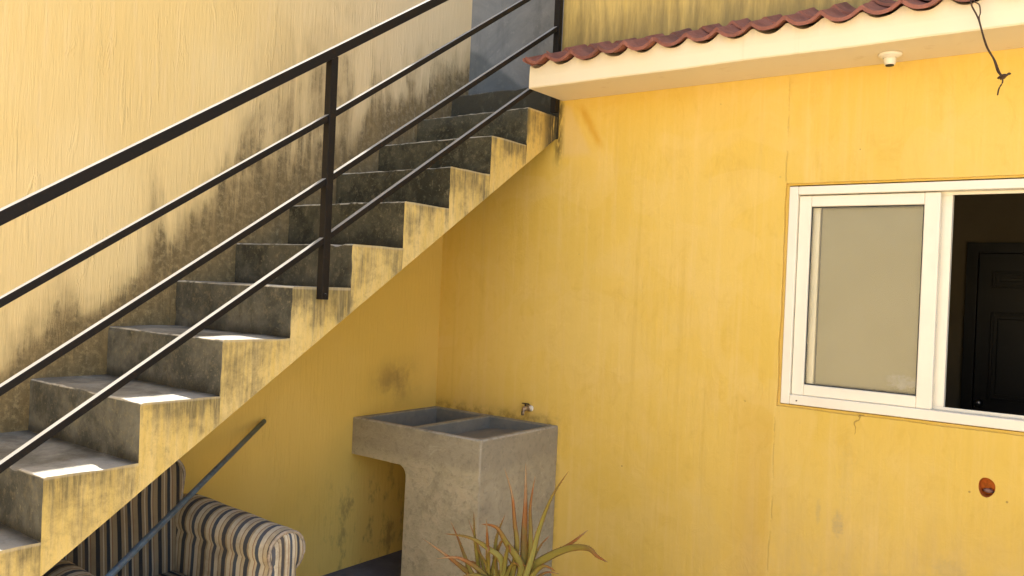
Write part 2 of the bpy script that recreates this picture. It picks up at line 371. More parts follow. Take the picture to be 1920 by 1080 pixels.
def m_sink():
    g = G('trowelled_concrete', 0.75, 0.3); p = g.pos; x, y, z = g.xyz(p)
    n1 = g.noise(p, 3.2, 7, 0.65, 1.2); n2 = g.noise(p, 30, 6, 0.7); n3 = g.noise(p, 6, 7, 0.7, 2.0, off=(4, 4, 4))
    col = g.mix(g.sstep(n1, 0.32, 0.68), (0.41, 0.35, 0.225), (0.54, 0.46, 0.30))
    col = g.mix(g.mul(g.sstep(n3, 0.48, 0.66), .5), col, (0.52, 0.42, 0.26))
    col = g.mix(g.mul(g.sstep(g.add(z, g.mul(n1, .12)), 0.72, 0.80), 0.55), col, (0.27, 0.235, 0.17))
    col = g.mix(g.mul(g.mul(g.sstep(z, 0.80, 0.86), g.sstep(n3, .4, .6)), .4), col, (0.15, 0.15, 0.12))
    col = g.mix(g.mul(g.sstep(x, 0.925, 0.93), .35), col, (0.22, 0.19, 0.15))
    col = g.mix(g.mul(g.sstep(n2, .5, .66), .35), col, (0.16, 0.14, 0.095)); nn = g.noise(p, 11, 8, .75, .8, off=(1, 8, 3)); col = g.mix(g.mul(g.sstep(nn, .52, .65), .3), col, (0.20, 0.18, 0.13)); col = g.mix(g.mul(g.sstep(nn, .44, .36), .3), col, (0.58, 0.50, 0.35))
    rim = g.mul(g.sstep(z, .850, .858), g.math('MAXIMUM', g.sstep(y, -.672, -.682), g.sstep(x, .905, .915))); rim = g.mul(rim, g.sstep(n2, .38, .55)); col = g.mix(g.mul(rim, .55), col, (0.58, 0.53, 0.43))
    cor = g.mul(g.mul(g.sstep(x, .915, .926), g.sstep(y, -.68, -.692)), g.sstep(n2, .35, .55)); col = g.mix(g.mul(cor, .3), col, (0.52, 0.45, 0.33))
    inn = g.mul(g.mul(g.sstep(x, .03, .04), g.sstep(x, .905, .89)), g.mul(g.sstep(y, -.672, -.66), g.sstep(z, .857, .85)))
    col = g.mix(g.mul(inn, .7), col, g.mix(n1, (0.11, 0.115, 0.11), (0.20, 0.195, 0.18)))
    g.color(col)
    g.bump(g.add(g.mul(n2, .9), g.add(nn, g.mul(n3, 1.2))), 0.6, 0.008)
    return g.m

def m_flat(name, c, rough=0.5, spec=0.4, var=0.15, scale=12, metal=0, bumpS=0.0, dark=None, dst=.5):
    g = G(name, rough, spec); p = g.pos
    n = g.noise(p, scale, 6, 0.65)
    lo = tuple(v*(1-var) for v in c); hi = tuple(min(1, v*(1+var)) for v in c)
    col = g.mix(g.sstep(n, 0.3, 0.7), lo, hi)
    if dark: col = g.mix(g.mul(g.sstep(g.noise(p, scale*.7, 7, .7, off=(3,3,3)), 0.52, 0.68), dst), col, dark)
    g.color(col); g.b.inputs['Metallic'].default_value = metal
    if bumpS: g.bump(g.noise(p, scale*4, 5, .7), bumpS, 0.004)
    return g.m

def m_paint_black():
    g = G('black_enamel', 0.32, 0.5); p = g.pos
    n = g.noise(p, 9, 6, .7); n2 = g.noise(p, 60, 5, .7)
    g.color(g.mix(g.sstep(n2, .55, .75), (0.010, 0.008, 0.007), (0.022, 0.016, 0.012)))
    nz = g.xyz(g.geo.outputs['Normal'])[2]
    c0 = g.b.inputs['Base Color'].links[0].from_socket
    g.color(g.mix(g.mul(g.sstep(nz, .45, .8), g.add(.5, g.mul(n, .5))), c0, (0.38, 0.355, 0.31)))  # pale upward faces: sun and sky highlight painted onto the enamel
    g.b.inputs['Specular IOR Level'].default_value = .18
    g.rough(g.math('ADD', 0.42, g.mul(n, 0.22))); g.bump(n2, .12, .002)
    return g.m

def m_eave():
    g = G('cream_plaster', 0.7, 0.3); p = g.pos; x, y, z = g.xyz(p)
    n = g.noise(p, 3, 5, .6); n2 = g.noise(p, 1, 6, .7, sc3=(24, 24, 3)); n3 = g.noise(p, 20, 6, .7)
    col = g.mix(n, (0.80, 0.665, 0.43), (0.84, 0.715, 0.50))
    col = g.mix(g.mul(g.mul(g.sstep(z, 2.78, 2.84), g.sstep(n2, .35, .6)), .35), col, (0.50, 0.42, 0.36))
    d = g.mul(g.sstep(g.noise(p, 1, 4, .6, sc3=(9, 9, .4), off=(2, 0, 0)), .6, .72), .35)
    col = g.mix(d, col, (0.66, 0.50, 0.27))
    col = g.mix(g.mul(g.sstep(n3, .6, .75), .12), col, (0.45, 0.36, 0.24))
    g.color(col); g.bump(g.add(n3, g.mul(n2, .4)), .22, .005)
    return g.m

def m_tile():
    g = G('clay_tile', 0.8, 0.2); p = g.pos
    n = g.noise(p, 7, 6, .7); n2 = g.noise(p, 40, 5, .7); n3 = g.noise(p, 3.5, 5, .6, off=(1, 7, 2))
    col = g.mix(g.sstep(n, .3, .7), (0.20, 0.070, 0.045), (0.33, 0.125, 0.080))
    col = g.mix(g.mul(g.sstep(n3, .5, .7), .7), col, (0.11, 0.055, 0.04))
    col = g.mix(g.mul(g.sstep(n2, .55, .75), .4), col, (0.40, 0.26, 0.20))
    g.color(col); g.bump(g.add(n2, n), .3, .004)
    return g.m

def m_stripe(name, axis, period=0.088, dirt=0.5, kind=0):
    g = G(name, 0.9, 0.15); p = g.pos; c = g.xyz(g.obj)[axis]
    w = g.mul(g.sub(g.noise(p, 5, 3, .5), .5), 0.007)
    f = g.math('FRACT', g.math('DIVIDE', g.add(g.add(c, w), 5.0), period))
    if kind == 0:
        st = [(0.0, (0.018, 0.022, 0.028)), (0.19, (0.27, 0.20, 0.12)), (0.33, (0.46, 0.39, 0.27)), (0.38, (0.25, 0.18, 0.10)), (0.50, (0.022, 0.032, 0.045)), (0.66, (0.40, 0.33, 0.22)), (0.74, (0.20, 0.10, 0.05)), (0.78, (0.28, 0.21, 0.12))]
    else:
        st = [(0.0, (0.060, 0.068, 0.080)), (0.17, (0.40, 0.31, 0.19)), (0.24, (0.66, 0.57, 0.40)), (0.40, (0.34, 0.17, 0.09)), (0.43, (0.60, 0.50, 0.34)), (0.52, (0.075, 0.095, 0.125)), (0.67, (0.64, 0.56, 0.41)), (0.84, (0.30, 0.21, 0.13)), (0.88, (0.55, 0.45, 0.29))]  # lighter arm stripes: lens flare over the arm painted into the fabric
    col = g.ramp(f, st, 'CONSTANT')
    n = g.noise(p, 6, 7, .7); n2 = g.noise(p, 260, 3, .6)
    col = g.mix(g.mul(g.sstep(n, .42, .68), dirt), col, (0.12, 0.072, 0.035))
    col = g.mix(g.mul(n2, .25), col, (0.10, 0.08, 0.05))
    g.color(col); g.bump(g.add(n2, g.mul(g.noise(p, 9, 4, .6), 2.0)), .35, .006)
    return g.m

def m_leaf():
    g = G('aloe_leaf', 0.6, 0.2); uv = g.xyz(g.tc.outputs['UV']); p = g.pos
    rnd = g.t.nodes.new('ShaderNodeObjectInfo').outputs['Random']
    t = g.add(uv[1], g.mul(g.sub(rnd, .5), .45))
    n = g.noise(p, 25, 5, .65)
    t = g.add(t, g.mul(g.sub(n, .5), .5))
    col = g.ramp(t, [(0.0, (0.24, 0.22, 0.055)), (0.42, (0.22, 0.17, 0.030)), (0.62, (0.20, 0.125, 0.028)), (0.85, (0.27, 0.10, 0.025)), (1.0, (0.32, 0.20, 0.09))])
    edge = g.sstep(g.math('ABSOLUTE', g.sub(uv[0], .5)), .34, .48)
    col = g.mix(g.mul(edge, .55), col, (0.27, 0.09, 0.03))
    g.color(col)
    g.b.inputs['Subsurface Weight'].default_value = 0.0
    g.bump(g.noise(p, 1, 4, .6, sc3=(60, 60, 12)), .25, .003)
    return g.m

def m_glass():
    g = G('clear_glass', 0.03, 0.5)
    g.b.inputs['Base Color'].default_value = (0.92, 0.96, 0.93, 1); g.b.inputs['Transmission Weight'].default_value = 1.0; g.b.inputs['IOR'].default_value = 1.45
    # thin pane: clear straight-through glass with a mirror film of reflection
    t = g.t; out = [n for n in t.nodes if n.type == 'OUTPUT_MATERIAL'][0]
    tr = t.nodes.new('ShaderNodeBsdfTransparent'); tr.inputs[0].default_value = (0.97, 0.975, 0.96, 1)
    gl = t.nodes.new('ShaderNodeBsdfGlossy'); gl.inputs['Roughness'].default_value = 0.02
    fr = t.nodes.new('ShaderNodeFresnel'); fr.inputs[0].default_value = 1.5
    mx = t.nodes.new('ShaderNodeMixShader'); t.links.new(fr.outputs[0], mx.inputs[0]); t.links.new(tr.outputs[0], mx.inputs[1]); t.links.new(gl.outputs[0], mx.inputs[2])
    t.links.new(mx.outputs[0], out.inputs['Surface'])
    return g.m

def m_pane_reflection():
    g = G('painted_reflection_pane', 0.22, 0.5); p = g.pos; x, y, z = g.xyz(p)
    n = g.noise(p, 1.6, 4, .5)
    col = g.mix(n, (0.165, 0.145, 0.070), (0.205, 0.178, 0.092))  # khaki base colour stands in for the reflected yard
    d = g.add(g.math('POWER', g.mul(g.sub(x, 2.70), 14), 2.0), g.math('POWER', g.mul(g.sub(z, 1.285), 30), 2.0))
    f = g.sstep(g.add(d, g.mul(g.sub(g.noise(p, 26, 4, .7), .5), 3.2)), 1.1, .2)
    col = g.mix(g.mul(f, .6), col, (0.30, 0.30, 0.31))  # pale blob: a white reflection painted low in the pane
    g.color(col); return g.m

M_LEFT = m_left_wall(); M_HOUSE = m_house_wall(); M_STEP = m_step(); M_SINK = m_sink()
M_BLACK = m_paint_black(); M_EAVE = m_eave(); M_TILE = m_tile(); M_LEAF = m_leaf(); M_GLASS = m_glass(); M_PANE = m_pane_reflection()
def m_grey():
    g = G('raw_cement', 0.85, 0.25); p = g.pos; x, y, z = g.xyz(p)
    n = g.noise(p, 2.2, 7, .65, .8); n2 = g.noise(p, 24, 6, .7); n3 = g.noise(p, 1, 6, .7, sc3=(9, 9, 1.4))
    col = g.mix(g.sstep(n, .3, .7), (0.125, 0.126, 0.120), (0.205, 0.200, 0.186))
    col = g.mix(g.mul(g.sstep(n3, .5, .7), .4), col, (0.085, 0.088, 0.085))
    col = g.mix(g.mul(g.sstep(n2, .55, .7), .3), col, (0.30, 0.28, 0.25))
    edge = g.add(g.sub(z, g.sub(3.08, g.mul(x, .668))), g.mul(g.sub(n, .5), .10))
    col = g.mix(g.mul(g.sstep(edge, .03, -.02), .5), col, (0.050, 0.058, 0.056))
    g.color(col); g.bump(g.add(n2, g.mul(n, 1.5)), .5, .008); return g.m
M_GREY = m_grey()
M_FLOOR = m_cement('old_concrete', (0.42, 0.36, 0.26), (0.55, 0.47, 0.34), (0.3, 0.23, 0.16), scale=.9)
M_YARD = m_flat('cream_wall_paint', (0.80, 0.66, 0.42), 0.85, 0.2, 0.08, 2)
M_DARKFLOOR = m_cement('damp_cement', (0.10, 0.095, 0.105), (0.15, 0.14, 0.15), (0.06, 0.055, 0.06), scale=2.5)
M_PVC = m_flat('white_pvc', (0.82, 0.745, 0.59), 0.38, 0.45, 0.03, 3, dark=(0.6, 0.52, 0.38), dst=.18)
M_PVC2 = m_flat('grey_pvc_shadow_track', (0.45, 0.42, 0.36), 0.5, 0.4, 0.05, 3)
M_GASKET = m_flat('rubber_gasket', (0.025, 0.024, 0.022), 0.6, 0.3, 0.1)
M_ROOM = m_flat('dim_room_plaster', (0.20, 0.16, 0.10), 0.9, 0.2, 0.08, 2)
M_DOOR = m_flat('dark_panelled_wood', (0.006, 0.005, 0.004), 0.45, 0.4, 0.2, 8)
M_STEEL = m_flat('dull_steel', (0.55, 0.53, 0.50), 0.35, 0.5, 0.1, 30, metal=1)
M_ROD = m_flat('blued_iron', (0.075, 0.120, 0.165), 0.42, 0.5, 0.3, 20, bumpS=.2, dark=(0.07, 0.04, 0.025), dst=.4)
M_WIRE = m_flat('brown_wire', (0.055, 0.028, 0.014), 0.6, 0.3, 0.3, 40)
M_LAMP = m_flat('white_porcelain', (0.78, 0.71, 0.58), 0.35, 0.5, 0.04, 6)
M_BRASS = m_flat('corroded_brass', (0.42, 0.30, 0.18), 0.45, 0.5, 0.3, 60, metal=.7, dark=(0.05, 0.03, 0.02), dst=.7)
M_WHITECR = m_flat('limescale', (0.72, 0.64, 0.50), 0.7, 0.3, 0.15, 60)
M_CLAY = m_flat('terracotta_block', (0.62, 0.19, 0.035), 0.85, 0.2, 0.25, 40, bumpS=.3, dark=(0.2, 0.05, 0.01), dst=.5)
M_MORTAR = m_flat('lilac_grey_mortar', (0.35, 0.24, 0.22), 0.85, 0.2, 0.2, 50, bumpS=.4)
M_POT = m_flat('terracotta_pot', (0.32, 0.12, 0.06), 0.8, 0.25, 0.2, 14, bumpS=.2)
M_SOIL = m_flat('potting_soil', (0.05, 0.035, 0.022), 0.95, 0.1, 0.4, 60, bumpS=.6)
M_PIPING = m_flat('cream_piping', (0.36, 0.29, 0.21), 0.9, 0.2, 0.25, 30, dark=(0.12, 0.06, 0.03), dst=.6)
M_ARM = m_stripe('striped_fabric_arm', 0, 0.145, .45, 1); M_BACK = m_stripe('striped_fabric_back', 1, 0.088, .35); M_FRONT = m_stripe('striped_fabric_front', 1, 0.075, .6, 1)

# ------------------------------------------------------------------ ground
bm = nb()
v = [bm.verts.new(q) for q in ((-40, -40, 0), (40, -40, 0), (40, 40, 0), (-40, 40, 0))]; bm.faces.new(v)
tag(obj('ground', bm, M_FLOOR), kind='structure')
bm = nb()
v = [bm.verts.new(q) for q in ((0, -2.3, 0.004), (0.98, -2.3, 0.004), (0.98, 0, 0.004), (0, 0, 0.004))]; bm.faces.new(v)
tag(obj('patio_floor', bm, M_DARKFLOOR), kind='structure')

# ------------------------------------------------------------------ boundary wall beside the stair
bm = nb(); box(bm, -0.18, 0.0, -4.6, 0.19, 0, 4.36)
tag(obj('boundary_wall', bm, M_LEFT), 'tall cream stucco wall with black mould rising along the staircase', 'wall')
bm = nb(); box(bm, -1.6, 0.845, 0.62, 0.80, 0, 5.76)
tag(obj('cement_wall', bm, M_GREY), 'bare grey cement wall behind the top of the stairs', 'wall')

bm = nb(); box(bm, -0.18, 9.0, -7.2, -7.003, 0, 3.0)  # unseen wall added behind the camera for warm bounce and window reflection
tag(obj('added_bounce_wall', bm, M_YARD), 'unseen cream wall added across the yard to bounce warm light', 'wall')

# ------------------------------------------------------------------ house
house = thing('house', 'yellow stuccoed house front with tiled eave and white sliding window', 'house', (2.5, 0, 0))
HB = Vector((2.5, 0, 0))
def hobj(*a, **k):
    o = obj(*a, **k); o.data.transform(Matrix.Translation(-HB)); o.parent = house; return o
bm = nb()
prism(bm, [(0.0, 0.0), (9.0, 0.0), (9.0, 4.80), (0.846, 4.80), (0.846, ZS), (0.0, ZS)], 'y', 0.0, 0.16)
wall = obj('wall', bm, [M_HOUSE, M_CLAY])
WX0, WX1, WZ0, WZ1 = 2.181, 3.93, 1.134, 2.178
c1 = nb(); box(c1, WX0, WX1, -0.1, 0.3, WZ0, WZ1); c1 = obj('c', c1, M_HOUSE)
def wavy_rect(x0, x1, z0, z1):
    P = []
    cs = [(x0, z0), (x1, z0), (x1, z1), (x0, z1)]
    for (a0, b0), (a1, b1) in zip(cs, cs[1:]+cs[:1]):
        m = int(max(abs(a1-a0), abs(b1-b0))/.03)
        for q in range(m):
            xx = a0+(a1-a0)*q/m; zz = b0+(b1-b0)*q/m
            P.append((xx+mnoise.noise(Vector((xx*6, zz*6, 1)))*.005+mnoise.noise(Vector((xx*25, zz*25, 3)))*.0015, zz+mnoise.noise(Vector((xx*6, zz*6, 9)))*.005+mnoise.noise(Vector((xx*25, zz*25, 5)))*.0015))
    return P
c4 = nb(); prism(c4, wavy_rect(WX0-.012, WX1+.012, WZ0-.012, WZ1+.009), 'y', -0.1, 0.017); c4 = obj('c', c4, M_HOUSE)
c2 = nb(); lathe(c2, [(1, -0.1), (1.0, 0.075)], 28, (3.0601, 0, 0.8916), 'y')
for v in c2.verts:
    a = math.atan2(v.co.z-.8916, v.co.x-3.0601); r = 1 + .04*math.sin(3*a+1)
    v.co.x = 3.0601 + (v.co.x-3.0601)*0.031*r; v.co.z = 0.8916 + (v.co.z-.8916)*0.041*r
c2 = obj('c', c2, M_CLAY)
c3 = nb(); box(c3, 0.86, 8.9, 0.3, .4, 0, 0.1); c3 = obj('c', c3, M_HOUSE)
cut(wall, [c4, c1, c2, c3])
# faces inside the pipe hole show the clay block
for pl in wall.data.polygons:
    c = pl.center
    if abs(c.x-3.06) < .05 and abs(c.z-.8916) < .06 and c.y > .02 and c.y < .1: pl.material_index = 1
wall.data.transform(Matrix.Translation(-HB)); wall.parent = house
bm = nb(); bmesh.ops.create_icosphere(bm, subdivisions=3, radius=1)
for v in bm.verts:
    n = mnoise.noise(v.co*3)*.25
    v.co = Vector((3.0601+v.co.x*.020*(1+n), .062+v.co.y*.014, .868+v.co.z*.0095*(1+n)))
hobj('mortar_lump', bm, M_MORTAR, smooth=True)

# upper floor return and far end so the block is solid
bm = nb(); box(bm, 0.846, 9.0, 0.163, 0.30, 2.72, 4.78); hobj('upper_wall', bm, M_HOUSE)
bm = nb(); box(bm, 0.80, 9.06, -0.03, 0.32, 4.803, 4.86); hobj('parapet_coping', bm, M_EAVE)

# eave slab with mortar bedding that follows the tiles
TP = 0.157                                   # tile pitch
def tile_z(xx):                              # underside profile at the front edge
    ph = ((xx - 1.079)/TP) % 1.0             # drop (pan) bottom at ph = 0
    d = min(ph, 1-ph)*2                      # 0 at pan, 1 at crest
    k = min(1.0, (d/0.92)**2.1)
    if d > .8: k = 1 - (1-k)*1.0
    return 0.034*k
bm = nb()
n = int((9.0-EX)/0.013); cols = []
for i in range(n+1):
    xx = EX + (9.0-EX)*i/n
    zt = 2.812 + tile_z(xx)*1.0 + .001 + mnoise.noise(Vector((xx*14, 2, 1)))*.006
    yw = mnoise.noise(Vector((xx*3, 5, 1)))*.003 + mnoise.noise(Vector((xx*13, 5, 1)))*.0012; zw = mnoise.noise(Vector((xx*2.6, 8, 1)))*.003 + mnoise.noise(Vector((xx*17, 8, 1)))*.001
    cols.append([bm.verts.new(q) for q in ((xx, -EO+yw, EZ+.006+zw), (xx, -EO+yw*.5-.001, 2.77), (xx, -EO+.002, zt), (xx, -.002, zt+.13), (xx, -.002, EZ), (xx, -EO+.006+yw, EZ+zw))])
for a_, b_ in zip(cols, cols[1:]):
    for k in range(6): bm.faces.new((a_[k], b_[k], b_[(k+1) % 6], a_[(k+1) % 6]))
bm.faces.new(cols[0]); bm.faces.new(cols[-1][::-1])
hobj('eave', bm, M_EAVE)

def tile_course(y0, y1, z0, slope, thick, seed):
    bm = nb(); X0, X1 = EX+.004, 9.0
    n = int((X1-X0)/0.0098); ny = 4; rows = []
    rnd = random.Random(seed); jit = {}
    for j in range(ny+1):
        yy = y0 + (y1-y0)*j/ny; ra = []; rb = []
        for i in range(n+1):
            xx = X0 + (X1-X0)*i/n
            tid = math.floor((xx-1.079)/TP+.5)
            if tid not in jit: jit[tid] = (rnd.uniform(-.012, .012), rnd.uniform(-.005, .005))
            jy, jz = jit[tid]
            zz = z0 + tile_z(xx) + slope*(yy-y0) + jz*1.0
            yv = yy + (jy if j == 0 else 0)
            zz += mnoise.noise(Vector((xx*9, yy*9, seed)))*.004
            if j == 0 and xx < X0+.075: zz += .02*(1-(xx-X0)/.075)
            ra.append(bm.verts.new((xx, yv, zz))); rb.append(bm.verts.new((xx, yv, zz+thick+.004*tile_z(xx)/.034)))
        rows.append((ra, rb))
    for j in range(ny):
        for i in range(n):
            for q in (0, 1):
                a, b = rows[j][q], rows[j+1][q]
                bm.faces.new((a[i], a[i+1], b[i+1], b[i]))
    for j in (0, ny):
        a, b = rows[j]
        for i in range(n): bm.faces.new((a[i], a[i+1], b[i+1], b[i]))
    for i in (0, n):
        for j in range(ny): bm.faces.new((rows[j][0][i], rows[j+1][0][i], rows[j+1][1][i], rows[j][1][i]))
    return bm
tl = hobj('roof_tiles', tile_course(-0.378, -0.11, 2.812, .34, .016, 3), M_TILE)
t2 = hobj('roof_tiles', tile_course(-0.185, -0.003, 2.812+.34*.193+.016, .36, .012, 8), M_TILE)
# broken corner tile pointing outwards at the left end
bm = nb(); 
P = [(-0.0, -0.395, 2.842), (0.012, -0.36, 2.832), (0.05, -0.372, 2.815), (0.075, -0.30, 2.85), (0.03, -0.22, 2.905), (-0.004, -.30, 2.872)]
A = [bm.verts.new((0.862+a, b, c)) for a, b, c in P]; B2 = [bm.verts.new((0.862+a, b, c+.014)) for a, b, c in P]
bm.faces.new(A); bm.faces.new(B2[::-1])
for i in range(6): bm.faces.new((A[i], A[(i+1) % 6], B2[(i+1) % 6], B2[i]))
hobj('corner_tile', bm, M_TILE)

# window: fixed frame, two sliding sashes pushed to the left
win = thing('window', None, None); win.parent = house; win.location = (0, 0, 0)
def wobj(name, bm, mat, par=None, **k):
    o = obj(name, bm, mat, **k); o.data.transform(Matrix.Translation(-HB)); o.parent = par or win; return o
def ring(bm, x0, x1, z0, z1, wl, wr, wt, wb, y0, y1):
    box(bm, x0, x0+wl, y0, y1, z0, z1); box(bm, x1-wr, x1, y0, y1, z0, z1)
    box(bm, x0+wl, x1-wr, y0+.0005, y1-.0005, z1-wt, z1-.0004); box(bm, x0+wl, x1-wr, y0+.0005, y1-.0005, z0+.0004, z0+wb)
bm = nb(); ring(bm, WX0+.004, WX1-.004, WZ0+.004, WZ1-.006, .042, .042, .040, .046, .004, .150)
wobj('frame', bm, M_PVC, bevel=.004)
bm = nb(); box(bm, WX0+.048, WX1-.048, .058, .063, WZ0+.0505, WZ0+.064); wobj('track', bm, M_PVC, bevel=.001)
bm = nb(); box(bm, WX0+.048, WX1-.048, .058, .063, WZ1-.06, WZ1-.0465); wobj('track', bm, M_PVC, bevel=.001)
def sash(x0, x1, y0, y1, wl, wr, pane, ins=0.052):
    z0, z1 = WZ0+.050, WZ1-.050
    bm = nb(); ring(bm, x0, x1, z0, z1, wl, wr, ins, ins, y0, y1)
    s = wobj('sash', bm, M_PVC, bevel=.004)
    bm = nb(); ring(bm, x0+wl+.0004, x1-wr-.0004, z0+ins+.0004, z1-ins-.0004, .005, .005, .005, .005, y0+.012, y1-.008)
    wobj('gasket', bm, M_GASKET)
    bm = nb(); ym = (y0+y1)/2; box(bm, x0+wl+.0055, x1-wr-.0055, ym-.0025, ym+.0025, z0+ins+.0055, z1-ins-.0055)
    wobj('pane', bm, pane)
sash(2.229, 2.836, .022, .056, .056, .064, M_GLASS)
sash(2.268, 2.876, .066, .104, .048, .052, M_PANE)
bm = nb(); lathe(bm, [(.0035, 0), (.0035, .004)], 10, (2.262, .0005, 1.158), 'y'); wobj('screw_cap', bm, M_WIRE)

# room behind
bm = nb()
x0, x1, y0, y1, z0, z1 = 0.95, 6.5, 0.31, 3.05, 0.02, 2.6
prs = [((x0,y1,z0),(x1,y1,z0),(x1,y1,z1),(x0,y1,z1)), ((x0,y0,z0),(x0,y1,z0),(x0,y1,z1),(x0,y0,z1)), ((x1,y0,z0),(x1,y1,z0),(x1,y1,z1),(x1,y0,z1)),
       ((x0,y0,z0),(x1,y0,z0),(x1,y1,z0),(x0,y1,z0)), ((x0,y0,z1),(x1,y0,z1),(x1,y1,z1),(x0,y1,z1))]
for q in prs: bm.faces.new([bm.verts.new(c) for c in q])
hobj('room_wall', bm, M_ROOM)
bm = nb()
box(bm, x0, WX0, .162, .309, z0, z1); box(bm, WX1, x1, .162, .309, z0, z1); box(bm, WX0, WX1, .162, .309, z0, WZ0); box(bm, WX0, WX1, .162, .309, WZ1, z1)
hobj('inner_wall', bm, M_ROOM)
dr = thing('door', None, None); dr.parent = house
bm = nb(); ring(bm, 2.52, 3.60, 0.02, 2.107, .075, .075, .075, .001, 2.985, 3.04); wobj('door_frame', bm, M_DOOR, dr, bevel=.006)
bm = nb(); box(bm, 2.597, 3.523, 3.0, 3.035, 0.03, 2.03)
for px0, px1 in ((2.69, 2.99), (3.13, 3.43)):
    for pz0, pz1 in ((1.78, 1.90), (0.96, 1.60), (0.2, 0.85)):
        ring(bm, px0, px1, pz0, pz1, .02, .02, .02, .02, 2.986, 2.9995); box(bm, px0+.045, px1-.045, 2.990, 2.9993, pz0+.045, pz1-.045)
wobj('door_leaf', bm, M_DOOR, dr, bevel=.004)
bm = nb(); lathe(bm, [(.012, -.06), (.027, -.05), (.027, -.03), (.010, -.02), (.010, 0)], 16, (2.64, 2.998, .935), 'y'); wobj('handle', bm, M_STEEL, dr, smooth=True)

# ------------------------------------------------------------------ staircase
stair = thing('staircase', 'steep outdoor cement staircase, mouldy treads and streaked yellow side', 'staircase', (0.4, -3.98, 0))
SB = Vector((0.4, -3.98, 0))
jz = {0: -.003, 1: -.002, 2: 0, 3: 0.001, 4: -.012, 5: 0.0, 6: 0.0, 7: 0.0, 8: 0.001}
for i in range(-4, 10):
    ya = Y1 + i*T; za = Z1 + i*RZ + jz.get(i, 0)
    yb = ya + T if i < 9 else 0.61
    zprev = Z1 + (i-1)*RZ + jz.get(i-1, 0)
    xl = .001 if i < 9 else -1.55
    bm = nb(); ln = len(range(0, 19))
    NX, NZ = 44, 6; xr = 0.826
    rnd = random.Random(i+50); sk = rnd.uniform(-.004, .004)
    def wob(x, z, s):
        c_ = mnoise.noise(Vector((x*9, z*9, i*2.3+s+7)))
        return mnoise.noise(Vector((x*4, z*6, i*3.1+s)))*.006 + mnoise.noise(Vector((x*26, z*26, i*1.7+s)))*.0022 - (max(0, c_-.28)*.022)*(1 if s == 4 else -1)
    bs = .006
    grid = []
    prof = [(0, -(za - max(0, soff(ya))) if i < 9 else -.35)]
    lowz = prof[0][1]
    # riser rows upward, rounded arris, tread rows backward
    rows = [(0.0, lowz), (0.0, lowz*.6), (0.0, -RZ), (0, -RZ*.75), (0, -RZ*.5), (0, -RZ*.25), (0, -.02), (0, -.008), (.0024, -.0024), (.008, 0), (.02, 0)] + [((yb-ya)*k/5, 0) for k in range(1, 6)]
    for (dy, dz) in rows:
        line = []
        for k in range(NX+1):
            xx = xl + (xr-xl)*k/NX
            e = 0
            if k == NX: e = wob(dy*3, dz*3, 9)*.6
            x_ = xx + e
            nose = 1 if (abs(dy) < .01 and dz > -.03) else .6
            oy = wob(xx, dz, 1)*nose*1.2; oz = wob(xx, dy, 4)*nose
            if dz <= -RZ*.99: oy = 0; oz = 0
            if dy > .95*(yb-ya): oy = 0
            line.append(bm.verts.new((x_-0.4, dy+oy, dz+oz)))
        grid.append(line)
    for a, b in zip(grid, grid[1:]):
        for k in range(NX): bm.faces.new((a[k], a[k+1], b[k+1], b[k]))
    # outer side face, closed down to the soffit
    zlow_b = -(za - max(0, soff(yb))) if i < 9 else -.35
    sv = [g_[-1] for g_ in grid]
    vb = bm.verts.new((xr-.4, yb-ya, min(-.0, zlow_b)))
    bm.faces.new(sv + [vb])
    # soffit strip
    va = grid[0][0]; vc = bm.verts.new((xl-.4, yb-ya, zlow_b))
    bm.faces.new([grid[0][k] for k in range(NX, -1, -1)] + [vc, vb])
    vtl = grid[-1][0]
    bm.faces.new([g_[0] for g_ in grid] + [vc])
    bm.faces.new([vc, vb] + [grid[-1][k] for k in range(NX, -1, -1)])
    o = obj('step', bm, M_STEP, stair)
    o.location = Vector((0.4, ya, za)) - SB

# ------------------------------------------------------------------ railing
rail = thing('stair_railing', 'black steel stair railing with one square handrail and three thinner bars', 'railing', (0.846, -3.31, 0.45))
RB = Vector((0.846, -3.31, 0.45))
def robj(name, bm, **k):
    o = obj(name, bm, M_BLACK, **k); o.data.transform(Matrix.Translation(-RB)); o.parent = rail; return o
def ext(y0, z0, y1, z1, y): return z0 + (z1-z0)*(y-y0)/(y1-y0)
YB, YP, YT = -3.31, -1.682, -0.05
def seg(name, a, b, c, w, h, yend):
    pts = [(0.846, YB, ext(*a, *b, YB)), (0.846, YP-.018, ext(*a, *b, YP-.018))]
    pts += [(0.846, YP+.02, ext(*b, *c, YP+.02) if False else c[1]-(c[1]-b[1])*(c[0]-(YP+.02))/(c[0]-b[0]))]
    pts.append((0.846, yend, ext(*b, *c, yend)))
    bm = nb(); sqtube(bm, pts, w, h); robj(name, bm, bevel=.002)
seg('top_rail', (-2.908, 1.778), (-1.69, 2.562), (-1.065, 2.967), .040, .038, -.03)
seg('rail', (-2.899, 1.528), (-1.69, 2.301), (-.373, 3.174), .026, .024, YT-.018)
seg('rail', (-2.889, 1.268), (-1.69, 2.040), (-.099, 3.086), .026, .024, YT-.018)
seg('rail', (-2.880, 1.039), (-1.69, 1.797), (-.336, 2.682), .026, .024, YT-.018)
for y, zb, zt in ((YB, 0.44, 1.52), (YP, 1.552, 2.552), (YT, 2.635, 3.60)):
    bm = nb(); box(bm, .828, .864, y-.0175, y+.0175, zb, zt)
    robj('post', bm, bevel=.002)
bm = nb(); lathe(bm, [(.006, -.0), (.006, .004), (.003, .006)], 8, (.8642, YP, 1.572), 'x'); robj('bolt', bm)

